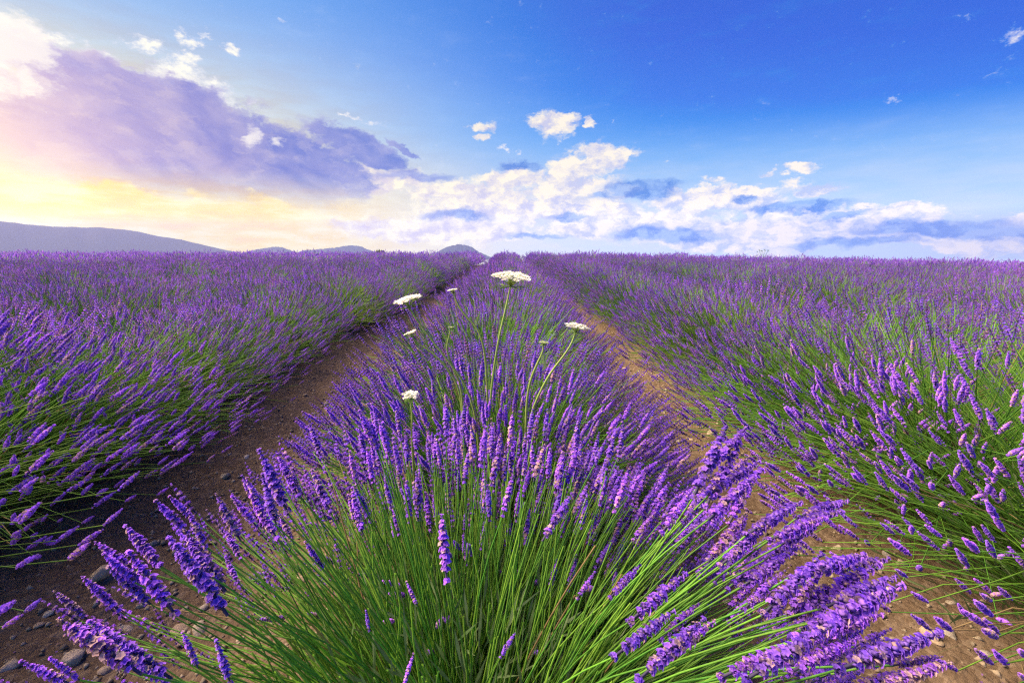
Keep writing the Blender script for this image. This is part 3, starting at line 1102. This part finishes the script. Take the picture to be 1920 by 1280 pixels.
count = {}
close_set = {(0, 0): (300, True), (0, 1): (260, True), (0, 2): (200, True)}
side_left = {-1: 3, 1: 3}
byrow = {}
for p in sorted(near, key=lambda p: (p[0], p[2])):
    k, x, y, rz, sc, var = p
    i = byrow.get(k, 0)
    byrow[k] = i + 1
    hero = (k == 0 and i == 0)
    e = bush_root(k, i, x, y, 0.0 if k == 0 and i < 2 else rz, 1.0 if hero else sc)
    rg = np.random.default_rng(9000 + k * 50 + i)
    if (k, i) in close_set:
        nsing, ws = close_set[(k, i)]
        if hero:
            B, T, bow = bush_stems(rg, 1150, a=0.59, c=0.48, opening=0.25, keep=hero_keep)
            # bare and budless stalks fill the open front
        else:
            B, T, bow = bush_stems(rg, 1350, a=0.63, c=0.48, opening=0.25, keep=(lambda t, r_: t[1] > -0.22 or r_.uniform() < 0.15) if i == 1 else None)
        ex = None
        if hero:
            o3 = np.array(e.location)
            ft = np.array([list(at(q[0], q[1], q[4])) for q in HERO]) - o3
            tp = np.array([list(at(q[2], q[3], q[4] + q[5])) for q in HERO]) - o3
            dv = tp - ft
            nb = np.stack([ft[:, 0] * .22, ft[:, 1] * .22, 0.05 + 0 * ft[:, 0]], 1) + rg.normal(0, .02, ft.shape)
            B, T = np.concatenate([B, nb]), np.concatenate([T, ft])
            bow = np.concatenate([bow, rg.uniform(.02, .07, len(ft))])
            ex = (norm(dv), np.linalg.norm(dv, axis=1) / SPIKE_LEN)
        close_bush(e, rg, B, T, bow, nsing, ws, ex)
        if hero:
            Bb, Tb, bb = bush_stems(rg, 900, a=0.47, c=0.44, opening=0.1)
            tag(obj('bare_stems', to_mesh('bare_stems', *stems_mesh(rg, Bb, Tb, bb, 0.0014, 6, 4, rg.uniform(.8, 1.2, 900)), M_STEM), e), kind='stuff')
    elif k in side_left and side_left[k] > 0 and y > 0.7:
        side_left[k] -= 1
        B, T, bow = bush_stems(rg, 1450, a=0.75, c=0.54, opening=0.95 if side_left[k] == 0 and k < 0 else 0.5, low=0.12)
        close_bush(e, rg, B, T, bow, 160, False)
    else:
        sm, fm, lm = VARIANTS[var]
        tag(obj('stems', sm, e), kind='stuff')
        tag(obj('flower_spikes', fm, e), kind='stuff')
        tag(obj('foliage', lm, e), kind='stuff')

# --- the rest of the field, too far off to tell the plants apart
A = Acc()
lowv = []
for k in range(4):
    rg = np.random.default_rng(300 + k)
    n = 200
    B, T, bow = bush_stems(rg, n, a=0.60, c=0.52, opening=0.4)
    V1, F1, C1 = stems_mesh(rg, B, T, bow, 0.0045, 1, 2, rg.uniform(.85, 1.1, n))
    V2, F2, C2 = place_templates(SP_LOW, rg.integers(0, 4, n), T, axis_basis(spike_dirs(B, T, bow, rg), rg), rg.uniform(1.1, 1.5, n), spike_tints(rg, n))
    lowv.append(((V1, F1, C1), (V2, F2, C2)))
A1, A2 = Acc(), Acc()
for (k, x, y, rz, sc, var) in rest:
    c_, s_ = math.cos(rz) * sc, math.sin(rz) * sc
    Rm = np.array([[c_, -s_, 0], [s_, c_, 0], [0, 0, sc]])
    t = np.array([x, y, float(gz(x, y))])
    (V1, F1, C1), (V2, F2, C2) = lowv[var % 4]
    A1.add(V1 @ Rm.T + t, F1, C1)
    A2.add(V2 @ Rm.T + t, F2, C2)
fld = obj('lavender_field', A2.mesh('lavender_field', M_FLOWER))
tag(fld, 'far purple lavender running together along the horizon', 'lavender', kind='stuff')
tag(obj('stems', A1.mesh('stems', M_STEM), fld), kind='stuff')


# ------------------------------------------------------------------ stones on the paths
def stone_template(rg):
    import bmesh
    bm = bmesh.new()
    bmesh.ops.create_icosphere(bm, subdivisions=2, radius=1.0)
    f = [(rg.normal(0, 1, 3), rg.uniform(0.45, 0.85)) for _ in range(13)]
    f = [(a / np.linalg.norm(a), b) for a, b in f]
    for v in bm.verts:
        p = np.array(v.co)
        for nrm, dd in f:                     # worn facets
            h = p @ nrm - dd
            if h > 0:
                p = p - nrm * h
        p = p * (1 + 0.05 * math.sin(5 * p[0] + 3 * p[1]) + rg.normal(0, 0.02))
        v.co = Vector(p * np.array([1.0, 0.75, 0.5]))
    me = bpy.data.meshes.new('stone')
    bm.to_mesh(me)
    bm.free()
    me.polygons.foreach_set('use_smooth', np.ones(len(me.polygons), dtype=bool))
    a = me.color_attributes.new('col', 'FLOAT_COLOR', 'POINT')
    a.data.foreach_set('color', np.ones(len(me.vertices) * 4, dtype=np.float32))
    me.materials.append(M_STONE)
    return me


STONES = [stone_template(np.random.default_rng(40 + k)) for k in range(8)]


def ground_hit(px, py):
    r = ray(px, py)
    t = 0.2
    for _ in range(400):
        p = EYE + r * t
        if p.z < float(gz(p.x, p.y)):
            return p
        t += 0.01
    return EYE + r * t


def put_stone(x, y, s, rg):
    o = obj('stone', STONES[int(rg.integers(0, len(STONES)))], GROUND)
    o.location = (x, y, float(gz(x, y)) + s * 0.06)
    o.rotation_euler = (rg.normal(0, .25), rg.normal(0, .25), rg.uniform(0, 6.28))
    o.scale = (s * rg.uniform(.85, 1.2), s * rg.uniform(.85, 1.2), s * rg.uniform(.8, 1.2))


rg = np.random.default_rng(77)
BIG = [(425, 893, .036), (190, 1078, .050), (335, 1190, .040), (372, 1182, .030), (240, 1182, .022), (345, 1208, .020), (420, 1048, .022), (290, 1022, .018), (400, 1020, .016), (462, 860, .020),
       (590, 778, .018), (515, 905, .014), (268, 1140, .020), (140, 1240, .030), (20, 1250, .026), (1745, 1195, .034), (1690, 1060, .026), (1570, 1030, .020), (1755, 1210, .022), (1780, 1130, .018),
       (1295, 826, .018), (1285, 800, .016), (1665, 1040, .020), (1850, 1230, .020), (1620, 1105, .016), (1840, 1130, .016), (215, 1055, .018), (480, 940, .014), (375, 1090, .012)]
for px, py, s in BIG:
    p = ground_hit(px, py)
    put_stone(p.x, p.y, s, rg)
nst = 0
while nst < 268:
    side = rg.choice([-1, 1])
    y = 0.25 + 7.5 * rg.uniform() ** 1.6
    x = ROW0 + side * PITCHX / 2 + rg.normal(0, 0.22)
    put_stone(x, y, 0.007 + 0.016 * rg.uniform() ** 2.0 * (1 + y * .15), rg)
    nst += 1
# gravel too small to pick apart
A = Acc()
for _ in range(15000):
    side = rg.choice([-1, 1], p=[.5, .5])
    y = 0.15 + 9 * rg.uniform() ** 1.5
    x = ROW0 + side * PITCHX / 2 + rg.normal(0, 0.27)
    s = 0.0024 + 0.0105 * rg.uniform() ** 2.3
    V = np.array([[1, 0, 0], [-.4, .9, 0], [-.5, -.8, 0], [0, 0, .75], [.3, .2, -.6]]) * s * rg.uniform(.7, 1.3, (5, 3))
    a = rg.uniform(0, 6.28)
    V = V @ np.array([[math.cos(a), -math.sin(a), 0], [math.sin(a), math.cos(a), 0], [0, 0, 1]]).T
    A.add(V + [x, y, float(gz(x, y)) + s * .15], [(0, 1, 3), (1, 2, 3), (2, 0, 3), (1, 0, 4), (2, 1, 4), (0, 2, 4)], np.array([1, .95, .85]) * rg.uniform(.5, 1.15))
tag(obj('gravel', A.mesh('gravel', M_STONE), GROUND), kind='stuff')


# fallen florets and dry stalk bits on the soil
A = Acc()
for _ in range(2600):
    side = rg.choice([-1, 1])
    y = 0.2 + 8 * rg.uniform() ** 1.5
    x = ROW0 + side * PITCHX / 2 + rg.normal(0, 0.25)
    a = rg.uniform(0, 6.28)
    d2, n2 = np.array([math.cos(a), math.sin(a), rg.normal(0, .25)]), np.array([-math.sin(a), math.cos(a), rg.normal(0, .25)])
    if rg.uniform() < .6:
        l_, w_, c_ = rg.uniform(.003, .006), rg.uniform(.002, .003), np.array([.22, .12, .36]) * rg.uniform(.5, 1.1)
    else:
        l_, w_, c_ = rg.uniform(.01, .05), rg.uniform(.0006, .0012), np.array([.26, .20, .11]) * rg.uniform(.5, 1.2)
    p = np.array([x, y, float(gz(x, y)) + .004])
    A.add(np.array([p - d2 * l_, p + n2 * w_ + [0, 0, .001], p + d2 * l_, p - n2 * w_]), [(0, 1, 2), (0, 2, 3)], c_)
tag(obj('plant_litter', A.mesh('plant_litter', M_LEAF), GROUND), kind='stuff')


# ------------------------------------------------------------------ wild carrot flowers rising out of the central row
G1, G2 = np.array([0.20, 0.34, 0.07]), np.array([0.34, 0.47, 0.12])
CW = np.array([0.90, 0.90, 0.85])


def umbel(e, top, d, width, rg, openness, nray):
    """flower head: rays, umbellets of tiny white florets, feathery bracts below"""
    d = norm(np.array(d))
    a = norm(np.cross(d, [0.2, 0.9, 0.1]))
    b = np.cross(d, a)
    Rm = np.stack([a, b, d], 1)
    rays, br = Acc(), Acc()
    rad = width / 2
    head = obj('umbel', None, e)
    pts = []
    for k in range(nray):
        rr = rad * math.sqrt((k + 0.5) / nray)
        ph = k * 2.39996 + rg.normal(0, .12)
        hz = 0.36 * width * (1 - 0.30 * (rr / rad) ** 2) * openness + (1 - openness) * 0.30 * width
        pts.append(np.array([rr * math.cos(ph), rr * math.sin(ph), hz + rg.normal(0, .01) * width]))
    for p in pts:
        mid = p * np.array([.45, .45, .62])
        V, F = tube(np.array([[0, 0, 0], mid, p]) @ Rm.T + top, [0.0010, 0.0008, 0.0006], 3)
        rays.add(V, F, G2)
    for k in range(11):
        ph = k * .571 + rg.normal(0, .1)
        o_ = np.array([math.cos(ph), math.sin(ph), 0])
        ln = width * 0.42 * rg.uniform(.8, 1.1)
        p1 = o_ * ln * .55 + [0, 0, -.02 * width]
        for sp in (-.35, 0, .35):
            o2 = np.array([math.cos(ph + sp), math.sin(ph + sp), 0])
            V, F = tube(np.array([[0, 0, 0], p1, p1 + o2 * ln * .45 + [0, 0, .03 * width]]) @ Rm.T + top, [0.0008, 0.0007, 0.0003], 3)
            br.add(V, F, G1)
    bpy.data.objects.remove(head)
    head = obj('umbel_rays', rays.mesh('umbel_rays', M_GREEN, True), e)
    obj('bracts', br.mesh('bracts', M_GREEN, True), e)
    for p in pts:
        fl = Acc()
        rr_ = np.linalg.norm(p[:2]) / rad
        ur = width * (0.095 if nray > 20 else 0.125) * rg.uniform(.8, 1.15)
        nn = 15
        for q in range(nn):
            r2 = ur * math.sqrt((q + .5) / nn)
            aq = q * 2.39996
            c0 = np.array([r2 * math.cos(aq), r2 * math.sin(aq), ur * .35 * (1 - (r2 / ur) ** 2) + rg.normal(0, .06) * ur])
            st = rg.uniform(0, 6.28)
            fs = ur * .42 * rg.uniform(.8, 1.25)
            V, Fc = [c0 + [0, 0, -fs * .2]], []
            tilt = rg.normal(0, .35, 2)
            for z in range(5):
                an = st + z * 1.2566
                for da, rad_ in ((-.38, .8), (0, 1.0), (.38, .8)):
                    ox, oy = math.cos(an + da) * fs * rad_, math.sin(an + da) * fs * rad_
                    V.append(c0 + [ox, oy, fs * .15 + ox * tilt[0] + oy * tilt[1]])
                i = 1 + z * 3
                Fc += [(0, i, i + 1), (0, i + 1, i + 2)]
            white = CW * rg.uniform(.9, 1.05) if openness > .4 else np.array([.62, .72, .42]) * rg.uniform(.85, 1.1)
            fl.add((np.array(V) + p) @ Rm.T + top, Fc, white)
        V, F = tube(np.array([p * [1, 1, .93], p + [0, 0, .3 * ur]]) @ Rm.T + top, [ur * .35, ur * .7], 5)
        fl.add(V, F, G2 * 1.1)
        obj('umbellet', fl.mesh('umbellet', M_WHITE), head)


def fern_leaf(e, p0, p1, rg):
    A = Acc()
    p0, p1 = np.array(p0), np.array(p1)
    d = p1 - p0
    s = norm(np.cross(d, [0, 1, .2]))
    V, F = tube([p0, (p0 + p1) / 2 + [0, 0, .004], p1], [.0009, .0007, .0004], 3)
    A.add(V, F, G1)
    L = np.linalg.norm(d)
    for t in np.linspace(.2, .95, 9):
        for sg in (-1, 1):
            q = p0 + d * t
            tip = q + s * sg * L * .28 * (1.1 - t) + d * .10
            w = norm(d) * .0016
            A.add(np.array([q - w, q + w, tip]), [(0, 1, 2)], G2)
            m_ = (q + tip) / 2
            A.add(np.array([m_ - w, m_ + w, m_ + norm(d) * L * .07 + s * sg * .002]), [(0, 1, 2)], G2)
    obj('leaf', A.mesh('leaf', M_GREEN), e)


def carrot(name, label, pxs, depths, width, dirn, openness, nray, seed, leaf=None):
    """pxs: stem points in the photograph from flower to foot, each at its own depth"""
    rg = np.random.default_rng(seed)
    P3 = np.array([list(at(px, py, dp)) for (px, py), dp in zip(pxs, depths)])
    foot = P3[-1].copy()
    root = np.array([foot[0], foot[1], float(gz(foot[0], foot[1])) - 0.01])
    e = bpy.data.objects.new(name, None)
    COL.objects.link(e)
    e.location = root
    tag(e, label, 'wild carrot', 'wild carrot flowers in the central row')
    P3 = np.concatenate([P3, root[None]])
    P3 = P3 - root
    # smooth the stem
    t = np.linspace(0, 1, len(P3))
    tt = np.linspace(0, 1, 22)
    path = np.stack([np.interp(tt, t, P3[:, c]) for c in range(3)], 1)
    for _ in range(3):
        path[1:-1] = (path[:-2] + 2 * path[1:-1] + path[2:]) / 4
    V, F = tube(path[::-1], np.linspace(0.0036, 0.0019, 22), 6)
    A = Acc()
    A.add(V, F, G2 * 0.9)
    obj('stem', A.mesh('stem', M_GREEN, True), e)
    dd = norm(norm(path[0] - path[2]) * 0.5 + np.array(dirn))
    umbel(e, path[0], dd, width, rg, openness, nray)
    if leaf:
        (a0, a1, dp0), (b0, b1, dp1) = leaf
        fern_leaf(e, np.array(list(at(a0, a1, dp0))) - root, np.array(list(at(b0, b1, dp1))) - root, rg)


carrot('wild_carrot', 'largest white wild carrot umbel, tallest above the central row', [(957, 537), (948, 580), (936, 630), (926, 690), (915, 790)], [1.05, 1.06, 1.07, 1.10, 1.15], 0.082, (0.03, -.20, 1), 1.0, 34, 1)
carrot('wild_carrot', 'white wild carrot umbel on a bent stem beside the left path', [(768, 575), (778, 595), (800, 625), (835, 670), (875, 720), (900, 800)], [1.12, 1.12, 1.12, 1.12, 1.13, 1.16], 0.064, (-.15, -.16, 1), .9, 20, 2)
carrot('wild_carrot', 'white wild carrot umbel at the right side of the central row', [(1079, 623), (1072, 645), (1055, 670), (1030, 700), (1000, 760), (985, 820)], [1.12, 1.12, 1.12, 1.12, 1.14, 1.18], 0.054, (.08, -.18, 1), .9, 18, 3)
carrot('wild_carrot', 'small low white wild carrot umbel standing lowest on the left', [(769, 748), (773, 775), (772, 810), (775, 860)], [.95, .95, .96, 1.0], 0.034, (.12, -.35, 1), .8, 13, 4)
carrot('wild_carrot', 'small green wild carrot bud left of the largest umbel', [(850, 549), (858, 572), (875, 595), (893, 612), (906, 640), (915, 700)], [1.12, 1.12, 1.12, 1.12, 1.12, 1.15], 0.026, (-.05, -.1, 1), .5, 12, 5,
       leaf=((893, 612, 1.12), (899, 588, 1.11)))
carrot('wild_carrot', 'green closed wild carrot bud near the right umbel', [(1019, 647), (1018, 660), (1008, 680), (995, 710), (985, 760)], [1.05, 1.05, 1.06, 1.07, 1.1], 0.022, (.05, -.1, 1), .3, 10, 6, leaf=((1018, 660, 1.05), (1022, 690, 1.05)))
carrot('wild_carrot', 'pale small wild carrot umbel leaning over the left edge of the central row', [(772, 630), (785, 645), (810, 660), (840, 690), (870, 740)], [1.15, 1.15, 1.15, 1.15, 1.17], 0.032, (-.2, -.1, 1), .45, 11, 7)
carrot('wild_carrot', 'tiny pale green wild carrot bud in the middle of the row', [(845, 616), (842, 632), (836, 655), (850, 690), (870, 730)], [1.12, 1.12, 1.12, 1.13, 1.16], 0.014, (0, -.1, 1), .3, 7, 8, leaf=((842, 632, 1.12), (834, 652, 1.12)))


# ------------------------------------------------------------------ shrub beyond the crest and a dry weed on the skyline
def shrub(px, py_top, depth, w, label, seed):
    rg = np.random.default_rng(seed)
    top = at(px, py_top, depth)
    x, y = top.x, top.y
    z0 = float(terrain(x, y))
    h = top.z - z0
    e = bpy.data.objects.new('shrub', None)
    COL.objects.link(e)
    e.location = (x, y, z0)
    tag(e, label, 'shrub')
    A = Acc()
    for k in range(7):
        a = k * .9 + rg.uniform(-.3, .3)
        q = np.array([math.cos(a) * w * .3 * rg.uniform(.3, 1), math.sin(a) * w * .3, h * .8])
        V, F = tube([(0, 0, -.1), q * [.4, .4, .5], q], [.06, .045, .015], 5)
        A.add(V, F, (1, 1, 1))
    obj('trunk', A.mesh('trunk', M_BARK, True), e)
    n = 2600
    cl = rg.normal(0, 1, (14, 3)) * [w * .24, w * .24, h * .10] + [0, 0, h * .74]
    c = cl[rg.integers(0, 14, n)]
    p = c + norm(rg.normal(0, 1, (n, 3))) * (w * .16) * rg.uniform(.3, 1, (n, 1)) ** .5
    p[:, 2] = np.minimum(p[:, 2], h * (1 - .5 * ((p[:, 0]) / (w * .6)) ** 2))
    d = norm(rg.normal(0, 1, (n, 3)) + [0, 0, .4])
    s = norm(np.cross(d, rg.normal(0, 1, (n, 3))))
    l = .13
    V = np.stack([p, p + d * l * .5 + s * l * .3, p + d * l, p + d * l * .5 - s * l * .3], 1).reshape(-1, 3)
    i = (np.arange(n) * 4)[:, None]
    F = np.concatenate([i + [[0, 1, 2]], i + [[0, 2, 3]]], 0)
    C = np.repeat(np.array([[.08, .11, .03]]) * rg.uniform(.6, 1.4, (n, 1)), 4, 0)
    obj('crown', to_mesh('crown', V, F, C, M_SHRUB), e)


shrub(710, 466, 45, 1.9, 'small green shrub on the skyline beside the double-humped hill', 3)

e = bpy.data.objects.new('dry_weed', None)
COL.objects.link(e)
wp = at(1430, 474, 20.5)
wz = float(terrain(wp.x, wp.y))
e.location = (wp.x, wp.y, wz)
tag(e, 'dry branching weed silhouetted on the right skyline', 'weed')
rg = np.random.default_rng(8)
A, A2_ = Acc(), Acc()
hh = at(1430, 470, 20.5).z - wz
for k in range(9):
    tx = (k - 4) * .06 + rg.normal(0, .02)
    tp = np.array([tx, rg.normal(0, .05), hh + rg.normal(0, .03)])
    V, F = tube([(0, 0, -.02), (tx * .3, 0, hh * .6), tp], [.006, .005, .003], 4)
    A.add(V, F, G1 * .6)
    for q in range(7):
        an = q * .9
        t2 = tp + [math.cos(an) * .035, math.sin(an) * .035, .02]
        V, F = tube([tp - [0, 0, .02], t2], [.003, .004], 3)
        A2_.add(V, F, G1 * .6)
obj('stem', A.mesh('stem', M_GREEN, True), e)
obj('seed_heads', A2_.mesh('seed_heads', M_GREEN, True), e)

# ------------------------------------------------------------------ haze in the air over the plain
m, g, nt = new_mat('haze')
pv = g.n('ShaderNodeVolumePrincipled')
pv.inputs['Color'].default_value = (*HAZE_COL, 1)
pv.inputs['Density'].default_value = HAZE_DENS
pv.inputs['Anisotropy'].default_value = HAZE_G
out = g.n('ShaderNodeOutputMaterial')
nt.links.new(pv.outputs[0], out.inputs['Volume'])
hx, y0, y1, z0, z1 = 16500, -500, 14800, -140.0, 930.0
V = np.array([[sx * hx, yy, zz] for zz in (z0, z1) for yy in (y0, y1) for sx in (-1, 1)], float)
F = np.array([(0, 2, 3, 1), (4, 5, 7, 6), (0, 1, 5, 4), (2, 6, 7, 3), (0, 4, 6, 2), (1, 3, 7, 5)])
hz = obj('haze', to_mesh('haze', V, F, None, m))
tag(hz, 'thin evening haze over the plain', 'haze', kind='stuff')
print('plants', len(plants), 'tris', sum(len(me.loops) - 2 * len(me.polygons) for me in bpy.data.meshes))
